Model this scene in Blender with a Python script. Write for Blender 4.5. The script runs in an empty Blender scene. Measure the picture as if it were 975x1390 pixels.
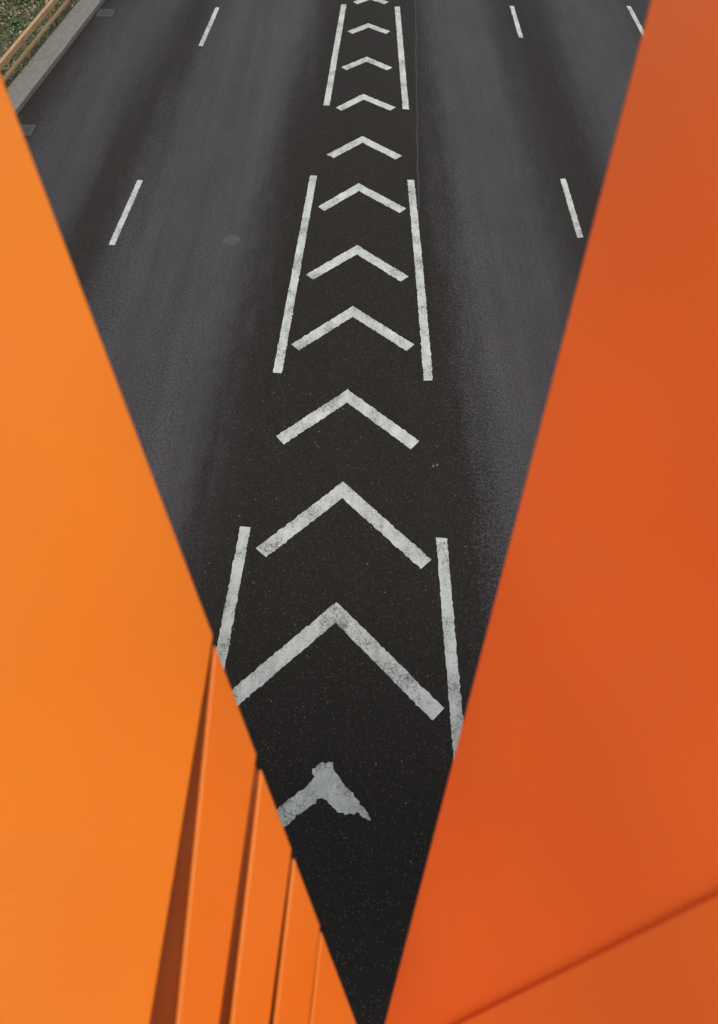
import bpy, math, random
import bmesh
from mathutils import Vector, Matrix
random.seed(7)
scene=bpy.context.scene
scene.view_settings.view_transform='Standard'
try: scene.view_settings.look='None'
except Exception: pass
scene.view_settings.exposure=0

# ---------------------------------------------------------------- helpers
def mesh_obj(name,verts,faces,mat=None,parent=None,smooth=False):
    me=bpy.data.meshes.new(name); me.from_pydata([tuple(v) for v in verts],[],faces); me.update()
    ob=bpy.data.objects.new(name,me); scene.collection.objects.link(ob)
    if mat: me.materials.append(mat)
    if parent: ob.parent=parent
    if smooth:
        for p in me.polygons: p.use_smooth=True
    return ob
def empty(name):
    e=bpy.data.objects.new(name,None); scene.collection.objects.link(e); return e
def bevel(ob,w,seg=3):
    m=ob.modifiers.new('bevel','BEVEL'); m.width=w; m.segments=seg; m.limit_method='ANGLE'
def recalc(o):
    bm=bmesh.new(); bm.from_mesh(o.data); bmesh.ops.recalc_face_normals(bm,faces=bm.faces); bm.to_mesh(o.data); bm.free()
def box_data(x0,x1,y0,y1,z0,z1):
    v=[(x0,y0,z0),(x1,y0,z0),(x1,y1,z0),(x0,y1,z0),(x0,y0,z1),(x1,y0,z1),(x1,y1,z1),(x0,y1,z1)]
    f=[(0,3,2,1),(4,5,6,7),(0,1,5,4),(1,2,6,5),(2,3,7,6),(3,0,4,7)]
    return v,f
class NT:
    def __init__(s,mat): 
        mat.use_nodes=True; s.t=mat.node_tree; s.t.nodes.clear()
        s.out=s.t.nodes.new('ShaderNodeOutputMaterial'); s.b=s.t.nodes.new('ShaderNodeBsdfPrincipled')
        s.t.links.new(s.b.outputs[0],s.out.inputs[0])
    def n(s,typ,**k):
        n=s.t.nodes.new(typ)
        for a,b in k.items(): setattr(n,a,b)
        return n
    def link(s,a,b): s.t.links.new(a,b)
    def setin(s,sock,v):
        if isinstance(v,(int,float,tuple)): sock.default_value=v
        else: s.link(v,sock)
    def math(s,op,a,b=0.0,c=0.0,clamp=False):
        n=s.n('ShaderNodeMath',operation=op); n.use_clamp=clamp
        s.setin(n.inputs[0],a); s.setin(n.inputs[1],b); s.setin(n.inputs[2],c); return n.outputs[0]
    def noise(s,vec,scale,detail=4,rough=.55,dist=0):
        n=s.n('ShaderNodeTexNoise'); s.link(vec,n.inputs['Vector']); n.inputs['Scale'].default_value=scale
        n.inputs['Detail'].default_value=detail; n.inputs['Roughness'].default_value=rough; n.inputs['Distortion'].default_value=dist
        return n.outputs['Fac']
    def ramp(s,fac,stops,interp='LINEAR'):
        n=s.n('ShaderNodeValToRGB'); s.link(fac,n.inputs[0]); cr=n.color_ramp; cr.interpolation=interp
        while len(cr.elements)<len(stops): cr.elements.new(.5)
        for e,(p,c) in zip(cr.elements,stops):
            e.position=p; e.color=(c,c,c,1) if isinstance(c,(int,float)) else tuple(c)+(1,)
        return n.outputs[0]
    def mapping(s,vec,scale):
        n=s.n('ShaderNodeMapping'); s.link(vec,n.inputs[0]); n.inputs['Scale'].default_value=scale; return n.outputs[0]
    def mix(s,f,a,b,typ='MIX'):
        n=s.n('ShaderNodeMix',data_type='RGBA',blend_type=typ)
        s.setin(n.inputs[0],f)
        for sk,v in ((n.inputs[6],a),(n.inputs[7],b)):
            if isinstance(v,tuple): sk.default_value=v if len(v)==4 else v+(1,)
            else: s.link(v,sk)
        return n.outputs[2]
    def bump(s,h,strength,dist,prev=None):
        n=s.n('ShaderNodeBump'); n.inputs['Strength'].default_value=strength; n.inputs['Distance'].default_value=dist
        s.link(h,n.inputs['Height'])
        if prev is not None: s.link(prev,n.inputs['Normal'])
        s.link(n.outputs[0],s.b.inputs['Normal']); return n.outputs[0]
    def coord(s): return s.n('ShaderNodeTexCoord').outputs['Object']

# ---------------------------------------------------------------- materials
def asphalt():
    m=bpy.data.materials.new('asphalt'); t=NT(m); co=t.coord()
    sp=t.n('ShaderNodeSeparateXYZ'); t.link(co,sp.inputs[0]); X,Y=sp.outputs[0],sp.outputs[1]
    streak=t.noise(t.mapping(co,(1,.07,1)),1.5,5,.6)
    streak2=t.noise(t.mapping(co,(1,.025,1)),3.0,4,.6)
    mid=t.noise(t.mapping(co,(1,.45,1)),4.0,6,.7)
    fine=t.noise(co,20,3,.75)
    grain=t.noise(co,48,3,.9)
    w=t.math('MULTIPLY_ADD',streak,1.1,-.55)
    w=t.math('ADD',w,t.math('MULTIPLY_ADD',mid,.7,-.35))
    w=t.math('ADD',w,t.math('MULTIPLY_ADD',fine,1.8,-.9))
    w=t.math('ADD',w,t.math('MULTIPLY_ADD',grain,1.8,-.9))
    Yc=t.math('MINIMUM',Y,42.0)
    sL=t.math('ADD',t.math('MULTIPLY_ADD',Yc,-.0652,X),w)
    Xr=t.math('ADD',X,w)
    L=t.math('DIVIDE',t.math('ADD',sL,10.0),10.0,clamp=True)
    def P(v): return (v+10)/10
    rl=t.ramp(L,[(P(-9.1),.05),(P(-8.5),.35),(P(-7.9),.75),(P(-6.9),.70),(P(-6.4),.12),(P(-5.95),.08),(P(-5.5),.55),(P(-4.8),.95),(P(-4.1),.78),(P(-3.4),1.0),(P(-2.95),.85),(P(-2.5),.08),(P(-2.0),0.0)])
    R=t.math('DIVIDE',Xr,12.0,clamp=True)
    def Q(v): return v/12
    rr=t.ramp(R,[(Q(0.0),0.0),(Q(1.6),.02),(Q(2.05),.70),(Q(2.5),1.0),(Q(3.1),.80),(Q(3.6),.85),(Q(4.1),.20),(Q(4.9),.03),(Q(5.4),.35),(Q(6.1),.95),(Q(7.2),.75),(Q(8.0),.3),(Q(9.3),.8),(Q(11.2),.3)])
    side=t.math('GREATER_THAN',X,0.3)
    wear=t.math('ADD',t.math('MULTIPLY',rl,t.math('SUBTRACT',1.0,side)),t.math('MULTIPLY',rr,side),clamp=True)
    wear=t.math('MULTIPLY',wear,t.ramp(streak2,[(.3,.78),(.7,1.1)]),clamp=True)
    base=t.mix(wear,(.0120,.0095,.0075),(.060,.057,.063))
    mot=t.ramp(t.noise(t.mapping(co,(1,.4,1)),1.3,6,.65),[(.3,.88),(.7,1.12)])
    base=t.mix(1.0,base,mot,'MULTIPLY')
    gr=t.ramp(grain,[(.34,.22),(.5,.85),(.66,2.4)])
    base=t.mix(1.0,base,gr,'MULTIPLY')
    gr2=t.ramp(fine,[(.30,.65),(.5,1.0),(.70,1.4)])
    base=t.mix(1.0,base,gr2,'MULTIPLY')
    vo=t.n('ShaderNodeTexVoronoi'); t.link(co,vo.inputs['Vector']); vo.inputs['Scale'].default_value=50
    sc=t.n('ShaderNodeSeparateColor'); t.link(vo.outputs['Color'],sc.inputs[0])
    chip=t.math('MULTIPLY',t.math('LESS_THAN',vo.outputs['Distance'],.38),t.math('GREATER_THAN',sc.outputs[0],.72))
    chip=t.math('MULTIPLY',chip,t.math('MULTIPLY',sc.outputs[2],.8))
    chipc=t.mix(sc.outputs[1],(.11,.10,.09),(.095,.058,.030))
    base=t.mix(chip,base,chipc)
    t.link(base,t.b.inputs['Base Color'])
    t.setin(t.b.inputs['Roughness'],t.math('MULTIPLY_ADD',grain,.3,.50))
    t.b.inputs['Specular IOR Level'].default_value=.28
    h=t.math('ADD',t.math('MULTIPLY',fine,.6),grain)
    t.bump(h,1.0,.012)
    return m
def paint():
    m=bpy.data.materials.new('road_paint'); t=NT(m); co=t.coord()
    n1=t.noise(co,1.7,5,.7); n2=t.noise(co,26,6,.85); n3=t.noise(co,62,3,.85)
    vo=t.n('ShaderNodeTexVoronoi',feature='DISTANCE_TO_EDGE'); 
    dist=t.n('ShaderNodeVectorMath',operation='ADD'); t.link(co,dist.inputs[0])
    nn=t.n('ShaderNodeTexNoise'); t.link(co,nn.inputs['Vector']); nn.inputs['Scale'].default_value=9
    sc=t.n('ShaderNodeVectorMath',operation='SCALE'); t.link(nn.outputs['Color'],sc.inputs[0]); sc.inputs['Scale'].default_value=.12
    t.link(sc.outputs[0],dist.inputs[1]); t.link(dist.outputs[0],vo.inputs['Vector']); vo.inputs['Scale'].default_value=17
    crack=t.math('LESS_THAN',vo.outputs['Distance'],.045)
    crack=t.math('MULTIPLY',crack,t.ramp(n1,[(.46,0),(.58,.8)]))
    hole=t.ramp(t.math('ADD',t.math('MULTIPLY',n2,.75),t.math('MULTIPLY',n1,.45)),[(.645,0),(.71,.9)])
    speck=t.ramp(n3,[(.36,.85),(.46,0)])
    worn=t.math('MAXIMUM',t.math('MAXIMUM',crack,hole),t.math('MULTIPLY',speck,.7),clamp=True)
    dirt=t.ramp(t.noise(t.mapping(co,(1,.3,1)),6,5,.7),[(.3,(.40,.42,.39)),(.65,(.62,.65,.62))])
    dirt=t.mix(1.0,dirt,t.ramp(n2,[(.3,.80),(.7,1.12)]),'MULTIPLY')
    col=t.mix(worn,dirt,(.07,.065,.06))
    t.link(col,t.b.inputs['Base Color']); t.b.inputs['Roughness'].default_value=.7
    t.bump(t.math('SUBTRACT',n2,worn),.4,.004)
    return m
def orange(name,c0,c1,rough=.40):
    m=bpy.data.materials.new(name); t=NT(m); co=t.coord()
    n=t.noise(co,2.2,3,.5)
    col=t.ramp(n,[(.3,c0),(.7,c1)])
    # faint road film and water marks
    film=t.ramp(t.noise(co,7,5,.6),[(.42,0),(.75,.16)])
    col=t.mix(film,col,(.55,.20,.07))
    sm=t.ramp(t.noise(co,75,4,.75),[(.64,0),(.78,.22)])
    col=t.mix(sm,col,(.36,.12,.05))
    t.link(col,t.b.inputs['Base Color'])
    t.setin(t.b.inputs['Roughness'],t.math('MULTIPLY_ADD',t.noise(co,9,4),.3,rough-.15))
    a=t.bump(t.noise(co,3.5,1,.4),.8,.03)
    t.bump(t.noise(co,320,2),.10,.0006,a)
    return m
def simple(name,c0,c1,scale=8,rough=.85,bmp=.01,detail=6):
    m=bpy.data.materials.new(name); t=NT(m); co=t.coord()
    n=t.noise(co,scale,detail,.65)
    t.link(t.ramp(n,[(.3,c0),(.7,c1)]),t.b.inputs['Base Color']); t.b.inputs['Roughness'].default_value=rough
    t.bump(n,.5,bmp); return m
M_as=asphalt(); M_pt=paint()
M_ol=orange('orange_paint_lit',(.78,.212,.016),(.85,.255,.024))  # yellower copy of the orange: left face's stronger light is in the colour
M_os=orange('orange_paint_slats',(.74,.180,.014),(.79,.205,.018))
M_oc=orange('orange_paint_channel_shade',(.30,.060,.010),(.40,.080,.012),.6)  # dark brown backing: the recess shade is painted into the colour
M_or=orange('orange_paint',(.80,.135,.022),(.87,.172,.034))  # redder copy of the orange: right panel's shaded look is in the colour
M_of=orange('orange_paint_flange',(.80,.165,.028),(.85,.19,.035))
M_con=simple('concrete',(.12,.12,.105),(.22,.215,.19),14)
M_soil=simple('verge_soil',(.035,.04,.018),(.10,.085,.05),5,.95,.03)
M_grd=simple('ground_grass',(.035,.055,.018),(.07,.085,.03),.6,.95,.05)
M_iron=simple('cast_iron',(.02,.02,.02),(.05,.047,.045),30,.6,.003)
M_cover=simple('cover_metal',(.05,.05,.054),(.08,.08,.085),40,.6,.003)
M_rail=simple('weathered_rail',(.34,.20,.10),(.50,.34,.19),10,.7,.004)
M_deck=simple('deck_surface',(.08,.08,.08),(.13,.125,.12),40,.85,.003)
M_leafs=[simple('leaf_a',(.055,.11,.025),(.10,.17,.04),4,.7,.002),simple('leaf_b',(.12,.15,.045),(.19,.21,.08),4,.8,.002),simple('leaf_c',(.22,.18,.11),(.34,.29,.19),4,.9,.002)]
M_deb=simple('dry_leaf_litter',(.12,.09,.06),(.36,.34,.28),3,.9,.001)

# ---------------------------------------------------------------- ground, road
S=2500
mesh_obj('ground',[(-S,-S,-.05),(S,-S,-.05),(S,S,-.05),(-S,S,-.05)],[(0,1,2,3)],M_grd)
def kerbx(y):
    if y<-20: return -7.44+.1035*(-20-23.8)
    if y<24: return -7.44+.1035*(y-23.8)
    return -7.42+.0652*(min(y,42)-24)
RK=11.25
ys=[-400,-20,0,12,24,42,400]
v=[];f=[]
for y in ys: v+= [(kerbx(y),y,0),(RK,y,0)]
for i in range(len(ys)-1): f.append((2*i,2*i+1,2*i+3,2*i+2))
mesh_obj('road',v,f,M_as)

def kerb(name,xf,sign):
    v=[];f=[]
    y=-14.0
    while y<44:
        y1=y+.905
        xa,xb=xf(y),xf(y1); j=random.uniform(-.006,.006); z=.12+random.uniform(-.004,.004)
        n=len(v)
        w=.14*sign
        v+=[(xa+j,y,-.04),(xb+j,y1,-.04),(xb+w,y1,-.04),(xa+w,y,-.04),(xa+j,y,z-.01),(xb+j,y1,z-.01),(xb+w,y1,z),(xa+w,y,z)]
        f+=[(n,n+3,n+2,n+1),(n+4,n+5,n+6,n+7),(n,n+1,n+5,n+4),(n+1,n+2,n+6,n+5),(n+2,n+3,n+7,n+6),(n+3,n,n+4,n+7)]
        y+=.915
    o=mesh_obj(name,v,f,M_con); recalc(o); bevel(o,.012,2)
kerb('kerb',kerbx,-1); kerb('kerb',lambda y:RK,1)
def strip_ground(name,xa,xb,z,mat,y0=-14,y1=44,step=2):
    v=[];f=[];y=y0
    while y<=y1+.01:
        v+=[(xa(y),y,z),(xb(y),y,z)]; y+=step
    for i in range(len(v)//2-1): f.append((2*i,2*i+1,2*i+3,2*i+2))
    return mesh_obj(name,v,f,mat)
strip_ground('pavement',lambda y:kerbx(y)-.62,lambda y:kerbx(y)-.143,.112,M_con)
strip_ground('verge',lambda y:kerbx(y)-9,lambda y:kerbx(y)-.60,.100,M_soil)
strip_ground('verge',lambda y:RK+.143,lambda y:RK+9,.100,M_soil)

def foliage(name,xf,y0,y1,w,n):
    v=[];f=[];mi=[]
    cl=[(random.uniform(0,w),random.uniform(y0,y1),random.uniform(.12,.5),random.choice([0,0,1,1,2])) for _ in range(int((y1-y0)*w*1.2))]
    for _ in range(n):
        if random.random()<.75:
            c=random.choice(cl); d=abs(random.gauss(0,c[2])); a=random.uniform(0,6.283)
            ox=c[0]+d*math.cos(a); y=c[1]+d*math.sin(a); hz=max(.02,c[2]*.9-d*.6)*random.random(); k=c[3] if random.random()<.7 else random.randint(0,2)
        else:
            ox=random.uniform(0,w); y=random.uniform(y0,y1); hz=random.uniform(0,.05); k=random.randint(0,2)
        if ox<0: ox=-ox*.3
        p=Vector((xf(y,ox),y,.10+hz))
        L=random.uniform(.04,.11); W=L*random.uniform(.18,.5)
        d=Vector((random.gauss(0,1),random.gauss(0,1),random.uniform(.1,1.3))).normalized(); s=d.cross(Vector((random.gauss(0,1),random.gauss(0,1),random.gauss(0,1)))).normalized()*W
        n0=len(v); v+=[p,p+d*L*.5+s,p+d*L,p+d*L*.5-s]; f.append((n0,n0+1,n0+2,n0+3)); mi.append(k)
    o=mesh_obj(name,v,f)
    for m in M_leafs: o.data.materials.append(m)
    for p,k in zip(o.data.polygons,mi): p.material_index=k
foliage('verge_plants',lambda y,o:kerbx(y)-.60-o,15,30,3.2,30000)
foliage('verge_plants',lambda y,o:RK+.2+o,5,35,3.0,9000)

# guard rail on verge
gr=empty('guard_rail')
def rx(y): return -8.36+.09*(y-21.3)
def beam(name,x_off,z0,z1,w,parent,y0=6,y1=34):
    v=[(rx(y0)+x_off-w/2,y0,z0),(rx(y0)+x_off+w/2,y0,z0),(rx(y1)+x_off+w/2,y1,z0),(rx(y1)+x_off-w/2,y1,z0)]
    v+=[(a,b,z1) for a,b,_ in v]
    o=mesh_obj(name,v,[(0,3,2,1),(4,5,6,7),(0,1,5,4),(1,2,6,5),(2,3,7,6),(3,0,4,7)],M_rail,parent); bevel(o,.01,2)
beam('top_rail',0,.55,.68,.09,gr); beam('lower_rail',0,.28,.36,.05,gr)
y=6.6;i=0
while y<34:
    i+=1
    a,b=box_data(rx(y)-.12,rx(y)-.048,y-.045,y+.045,.09,.71)
    o=mesh_obj('post_%d'%i,a,b,M_rail,gr); bevel(o,.008,2); y+=1.9

# ---------------------------------------------------------------- markings
Z=.004
def ribbon(v,f,pts,w,step=.035,jit=.005,z=Z):
    pts=[Vector((p[0],p[1])) for p in pts]
    offs=[]
    for i,p in enumerate(pts):
        if i==0: d=(pts[1]-p).normalized(); n=Vector((-d.y,d.x)); offs.append(n*w/2)
        elif i==len(pts)-1: d=(p-pts[i-1]).normalized(); n=Vector((-d.y,d.x)); offs.append(n*w/2)
        else:
            d0=(p-pts[i-1]).normalized(); d1=(pts[i+1]-p).normalized(); n0=Vector((-d0.y,d0.x)); n1=Vector((-d1.y,d1.x)); m=(n0+n1).normalized(); offs.append(m*(w/2)/max(.3,m.dot(n0)))
    rows=[]
    for i in range(len(pts)-1):
        L=(pts[i+1]-pts[i]).length; k=max(1,int(L/step))
        for j in range(k+(1 if i==len(pts)-2 else 0)):
            t=j/k; c=pts[i].lerp(pts[i+1],t); o=offs[i].lerp(offs[i+1],t)
            on=o.normalized()
            rows.append((c+o+on*random.gauss(0,jit),c-o-on*random.gauss(0,jit)))
    for idx,nb in ((0,1),(-1,-2)):
        a,b=rows[idx]; d=(Vector(a)-Vector(rows[nb][0])).normalized()
        rows[idx]=(a+d*random.uniform(-.02,.012),b+d*random.uniform(-.02,.012))
    n=len(v)
    for a,b in rows:
        v.append((a.x,a.y,z)); v.append(((a.x+b.x)/2,(a.y+b.y)/2,z)); v.append((b.x,b.y,z))
    for i in range(len(rows)-1):
        q=n+3*i
        f.append((q,q+1,q+4,q+3)); f.append((q+1,q+2,q+5,q+4))
def leftx(y):
    P=[(-12,-2.72),(3.58,-1.74),(5.62,-1.604),(8.57,-1.361),(14.46,-.985),(17.5,-.79),(23.5,-.439),(42,.75)]
    for (a,b),(c,d) in zip(P,P[1:]):
        if y<=c: return b+(d-b)*(y-a)/(c-a)
    return .75
for nm,fx,dy in (('road_marking_edge_line',leftx,.05),('road_marking_edge_line',lambda y:1.165-.0028*max(0,y-3)-(.02 if 14<y<15 else 0),-.12)):
    v=[];f=[]
    for k in range(-2,4):
        y0=8.50+dy+9*k; y1=y0+5.95
        ribbon(v,f,[(fx(y0),y0),(fx((y0+y1)/2),(y0+y1)/2),(fx(y1),y1)],.15)
    mesh_obj(nm,v,f,M_pt)
for nm,fx,off in (('road_marking_lane_line',lambda y:-5.635+.0652*min(y,42)+(.03 if y>20 else 0),0.0),('road_marking_lane_line',lambda y:4.38+.004*max(0,y-12),.25),('road_marking_lane_line',lambda y:7.81,.25)):
    v=[];f=[]
    for k in range(-2,6):
        y0=12.04+off+9*k-(.25 if k==1 and off==0 else 0); y1=y0+(2.3 if off==0 else 2.1)
        if k==1: y1=y0+(2.5 if off==0 else 2.1)
        ribbon(v,f,[(fx(y0),y0),(fx(y1),y1)],.12)
    mesh_obj(nm,v,f,M_pt)
CH=[((.33,24.15),(-.12,23.6),(.80,23.6)),((.258,22.24),(-.25,21.62),(.80,21.62)),((.203,20.18),(-.39,19.48),(.80,19.46)),
((.10,18.16),(-.50,17.38),(.82,17.40)),((.076,16.17),(-.645,15.28),(.89,15.22)),((-.008,14.23),(-.78,13.27),(.90,13.20)),
((-.036,12.06),(-.945,11.05),(.86,11.0)),((-.113,10.25),(-1.095,9.17),(.88,9.16)),((-.187,8.18),(-1.235,7.09),(.87,6.99)),
((-.235,6.31),(-1.365,5.07),(.915,4.90)),((-.297,4.34),(-1.56,3.00),(.955,2.84)),
((.40,26.1),(0,25.6),(.82,25.6)),((.48,28.1),(.15,27.7),(.83,27.7)),((-.6,-1.9),(-2.0,-3.4),(1.0,-3.5)),((-.65,-4.0),(-2.1,-5.5),(1.0,-5.6))]
for tip,l,r in CH:
    v=[];f=[]; w=.21
    tip=Vector(tip); l=Vector(l); r=Vector(r)
    dl=(tip-l).normalized(); dr=(r-tip).normalized(); n0=Vector((-dl.y,dl.x)); n1=Vector((-dr.y,dr.x)); m=(n0+n1).normalized()
    c=tip-m*(w/2)/m.dot(n0)
    ribbon(v,f,[l,c,r],w,jit=.006)
    mesh_obj('road_marking_chevron',v,f,M_pt)
def rough_poly(pts,jit=.007,step=.03):
    out=[]
    for i in range(len(pts)):
        a=Vector(pts[i]); b=Vector(pts[(i+1)%len(pts)]); k=max(1,int((b-a).length/step))
        for j in range(k):
            p=a.lerp(b,j/k); out.append((p.x+random.gauss(0,jit),p.y+random.gauss(0,jit),Z))
    return out
pp=rough_poly([(-1.66,1.08),(-.86,1.83),(-.60,2.03),(-.53,2.08),(-.50,2.13),(-.54,2.17),(-.53,2.21),(-.43,2.285),(-.31,2.29),(-.26,2.17),(-.17,2.05),(-.07,1.95),(.00,1.84),(.06,1.80),(.14,1.67),(.07,1.68),(.0,1.76),(-.06,1.74),(-.143,1.74),(-.24,1.76),(-.31,1.82),(-.38,1.90),(-.44,1.90),(-.80,1.62),(-1.60,.84)])
mesh_obj('road_marking_chevron',pp,[tuple(range(len(pp)))[::-1]],M_pt)
v=[];f=[]
pts=[];y=13.0
while y<34: pts.append((1.27+.043*(y-14.4)*.95+random.gauss(0,.008),y)); y+=.35
ribbon(v,f,pts,.028,jit=.006,z=.003); mesh_obj('road_joint_crack',v,f,M_iron)

# ---------------------------------------------------------------- drains, covers, litter
def drain(x,y):
    e=empty('drain_grate')
    v=[];f=[]
    def add(b):
        n=len(v); v.extend(b[0]); f.extend([tuple(i+n for i in q) for q in b[1]])
    for b in ((x-.23,x+.23,y-.24,y-.20),(x-.23,x+.23,y+.20,y+.24),(x-.23,x-.19,y-.199,y+.199),(x+.19,x+.23,y-.199,y+.199)): add(box_data(*b,.002,.012))
    mesh_obj('frame',v,f,M_cover,e)
    v=[];f=[]
    for i in range(5):
        a=y-.165+i*.078; add(box_data(x-.189,x+.189,a,a+.03,.002,.010))
    mesh_obj('bars',v,f,M_cover,e)
    mesh_obj('pit',[(x-.19,y-.2,.003),(x+.19,y-.2,.003),(x+.19,y+.2,.003),(x-.19,y+.2,.003)],[(0,1,2,3)],M_iron,e)
drain(-7.24,22.9); drain(-7.78,16.4)
def disc(name,x,y,r,mat,z=.004,n=28):
    v=[(x+r*math.cos(i*2*math.pi/n),y+r*math.sin(i*2*math.pi/n),z) for i in range(n)]
    v+=[(x+r*.84*math.cos(i*2*math.pi/n),y+r*.84*math.sin(i*2*math.pi/n),z) for i in range(n)]
    v+=[(x+r*.82*math.cos(i*2*math.pi/n),y+r*.82*math.sin(i*2*math.pi/n),z+.003) for i in range(n)]
    f=[(i,(i+1)%n,n+(i+1)%n,n+i) for i in range(n)]+[tuple(range(2*n,3*n))]
    mesh_obj(name,v,f,mat)
disc('manhole_cover',-2.51,12.2,.17,M_cover)
v=[];f=[]
def fleck(x,y,L):
    a=random.uniform(0,6.28); n=len(v); k=random.randint(4,6)
    for i in range(k):
        t=a+i*6.283/k; r=L*random.uniform(.5,1)
        ex=r*math.cos(t-a); ey=r*math.sin(t-a)*.45
        v.append((x+ex*math.cos(a)-ey*math.sin(a),y+ex*math.sin(a)+ey*math.cos(a),.009+random.uniform(0,.006)))
    f.append(tuple(range(n,n+k)))
for _ in range(420):
    y=random.uniform(-.5,9) if random.random()<.8 else random.uniform(9,20)
    fleck(random.uniform(-2.1,2.0),y,random.choice([.006,.008,.010,.016]))
for _ in range(50): fleck(random.uniform(-7,8),random.uniform(3,24),.018)
for _ in range(5): fleck(1.15+.0+random.uniform(-.04,.04),6.6+random.uniform(-.03,.03),.03)
mesh_obj('leaf_litter',v,f,M_deb)

# ---------------------------------------------------------------- orange parapet
CZ=8.6
par=empty('orange_metal_parapet')
BOXF=[(0,1,2,3),(7,6,5,4),(0,4,5,1),(1,5,6,2),(2,6,7,3),(3,7,4,0)]
def slab(name,front,back,mat,bev=.002,parent=par):
    o=mesh_obj(name,front+back,BOXF,mat,parent); recalc(o)
    if bev: bevel(o,bev,3)
    return o
def bay(dx):
    O=Vector((-.019+dx,.034,CZ-.70)); e=Vector((-.171,.366,.523)).normalized(); b=Vector((.118,.90,.45)).normalized(); n=Vector((.785,-.356,.505)).normalized()
    M1=.62
    def P(k,m,t): return O+e*k-b*m+n*t
    def plate(name,k0a,k1a,k0b,k1b,mat,off=0,th=.004):
        F=[P(k0a,0,off),P(k1a,0,off),P(k1b,M1,off),P(k0b,M1,off)]
        slab(name,F,[p-n*th for p in F],mat,.0015)
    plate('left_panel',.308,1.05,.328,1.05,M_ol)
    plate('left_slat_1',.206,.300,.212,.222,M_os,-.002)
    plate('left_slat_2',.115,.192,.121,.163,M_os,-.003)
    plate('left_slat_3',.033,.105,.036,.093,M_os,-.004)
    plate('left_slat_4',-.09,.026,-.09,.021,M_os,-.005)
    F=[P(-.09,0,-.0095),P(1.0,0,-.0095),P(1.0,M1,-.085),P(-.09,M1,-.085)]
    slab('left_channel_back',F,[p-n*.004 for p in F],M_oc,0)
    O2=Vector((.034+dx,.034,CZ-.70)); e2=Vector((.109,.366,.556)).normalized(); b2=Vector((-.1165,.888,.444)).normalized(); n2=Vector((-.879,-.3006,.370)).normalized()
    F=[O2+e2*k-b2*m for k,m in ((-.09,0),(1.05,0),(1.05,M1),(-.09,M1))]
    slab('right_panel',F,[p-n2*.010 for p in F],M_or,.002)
    A=Vector((.166+dx,.043,CZ-.379)); B=Vector((.129+dx,.023,CZ-.483)); d=(A-B).normalized(); q=d.cross(n2).normalized()
    if q.y>0: q=-q
    def G(s,w,t): return B+d*s+q*w+n2*t
    F=[G(-.22,0,.003),G(.40,0,.003),G(.40,.16,.030),G(-.22,.16,.030)]
    F2=[G(-.22,0,.0005),G(.40,0,.0005),G(.40,.16,.0005),G(-.22,.16,.0005)]
    slab('right_flange',F,F2,M_of,.0012)
for i in range(-4,5): bay(i*.80)

# footbridge carrying it
fb=empty('footbridge')
def bx(name,*a,mat=M_or,bev=.01):
    v,f=box_data(*a); o=mesh_obj(name,v,f,mat,fb); bevel(o,bev,2)
bx('deck',-16,16,-3.2,-.46,6.85,7.02,mat=M_deck)
bx('edge_girder',-16,16,-.455,-.16,6.55,7.55)
bx('far_girder',-16,16,-3.45,-3.205,6.55,7.55)
bx('pier_left',-13.2,-12.5,-2.3,-1.3,0,6.845,mat=M_con,bev=.05)
bx('pier_right',13.5,14.2,-2.3,-1.3,0,6.845,mat=M_con,bev=.05)
bx('far_handrail',-16,16,-3.38,-3.30,8.0,8.06)
x=-15.8
i=0
while x<16:
    bx('far_baluster_%d'%i,x,x+.04,-3.36,-3.32,7.555,7.995,bev=.004); x+=.8; i+=1

# ---------------------------------------------------------------- light
sd=Vector((.12,-.36,.90)).normalized()
W=bpy.data.worlds.new('World'); scene.world=W; W.use_nodes=True; nt=W.node_tree; nt.nodes.clear()
o=nt.nodes.new('ShaderNodeOutputWorld'); bg=nt.nodes.new('ShaderNodeBackground'); sk=nt.nodes.new('ShaderNodeTexSky'); hs=nt.nodes.new('ShaderNodeHueSaturation')
sk.sky_type='NISHITA'; sk.sun_disc=False; sk.sun_elevation=math.asin(sd.z); sk.sun_rotation=math.atan2(sd.x,sd.y); sk.dust_density=4; sk.air_density=1.2
hs.inputs['Saturation'].default_value=.22
nt.links.new(sk.outputs[0],hs.inputs['Color']); nt.links.new(hs.outputs[0],bg.inputs[0]); nt.links.new(bg.outputs[0],o.inputs[0]); bg.inputs[1].default_value=.13
ld=bpy.data.lights.new('sun','SUN'); ld.energy=1.4; ld.angle=math.radians(25); ld.color=(1,.96,.9)
lo=bpy.data.objects.new('sun',ld); scene.collection.objects.link(lo); lo.rotation_euler=sd.to_track_quat('Z','Y').to_euler()

# ---------------------------------------------------------------- camera
cd=bpy.data.cameras.new('camera'); cam=bpy.data.objects.new('camera',cd); scene.collection.objects.link(cam)
cam.location=(0,0,CZ); cam.rotation_euler=(math.radians(90-53.55),0,0)
cd.sensor_fit='HORIZONTAL'; cd.sensor_width=36; cd.lens=36; cd.shift_y=-45/975; cd.clip_start=.01; cd.clip_end=5000
cd.dof.use_dof=True; cd.dof.focus_distance=10; cd.dof.aperture_fstop=11
scene.camera=cam
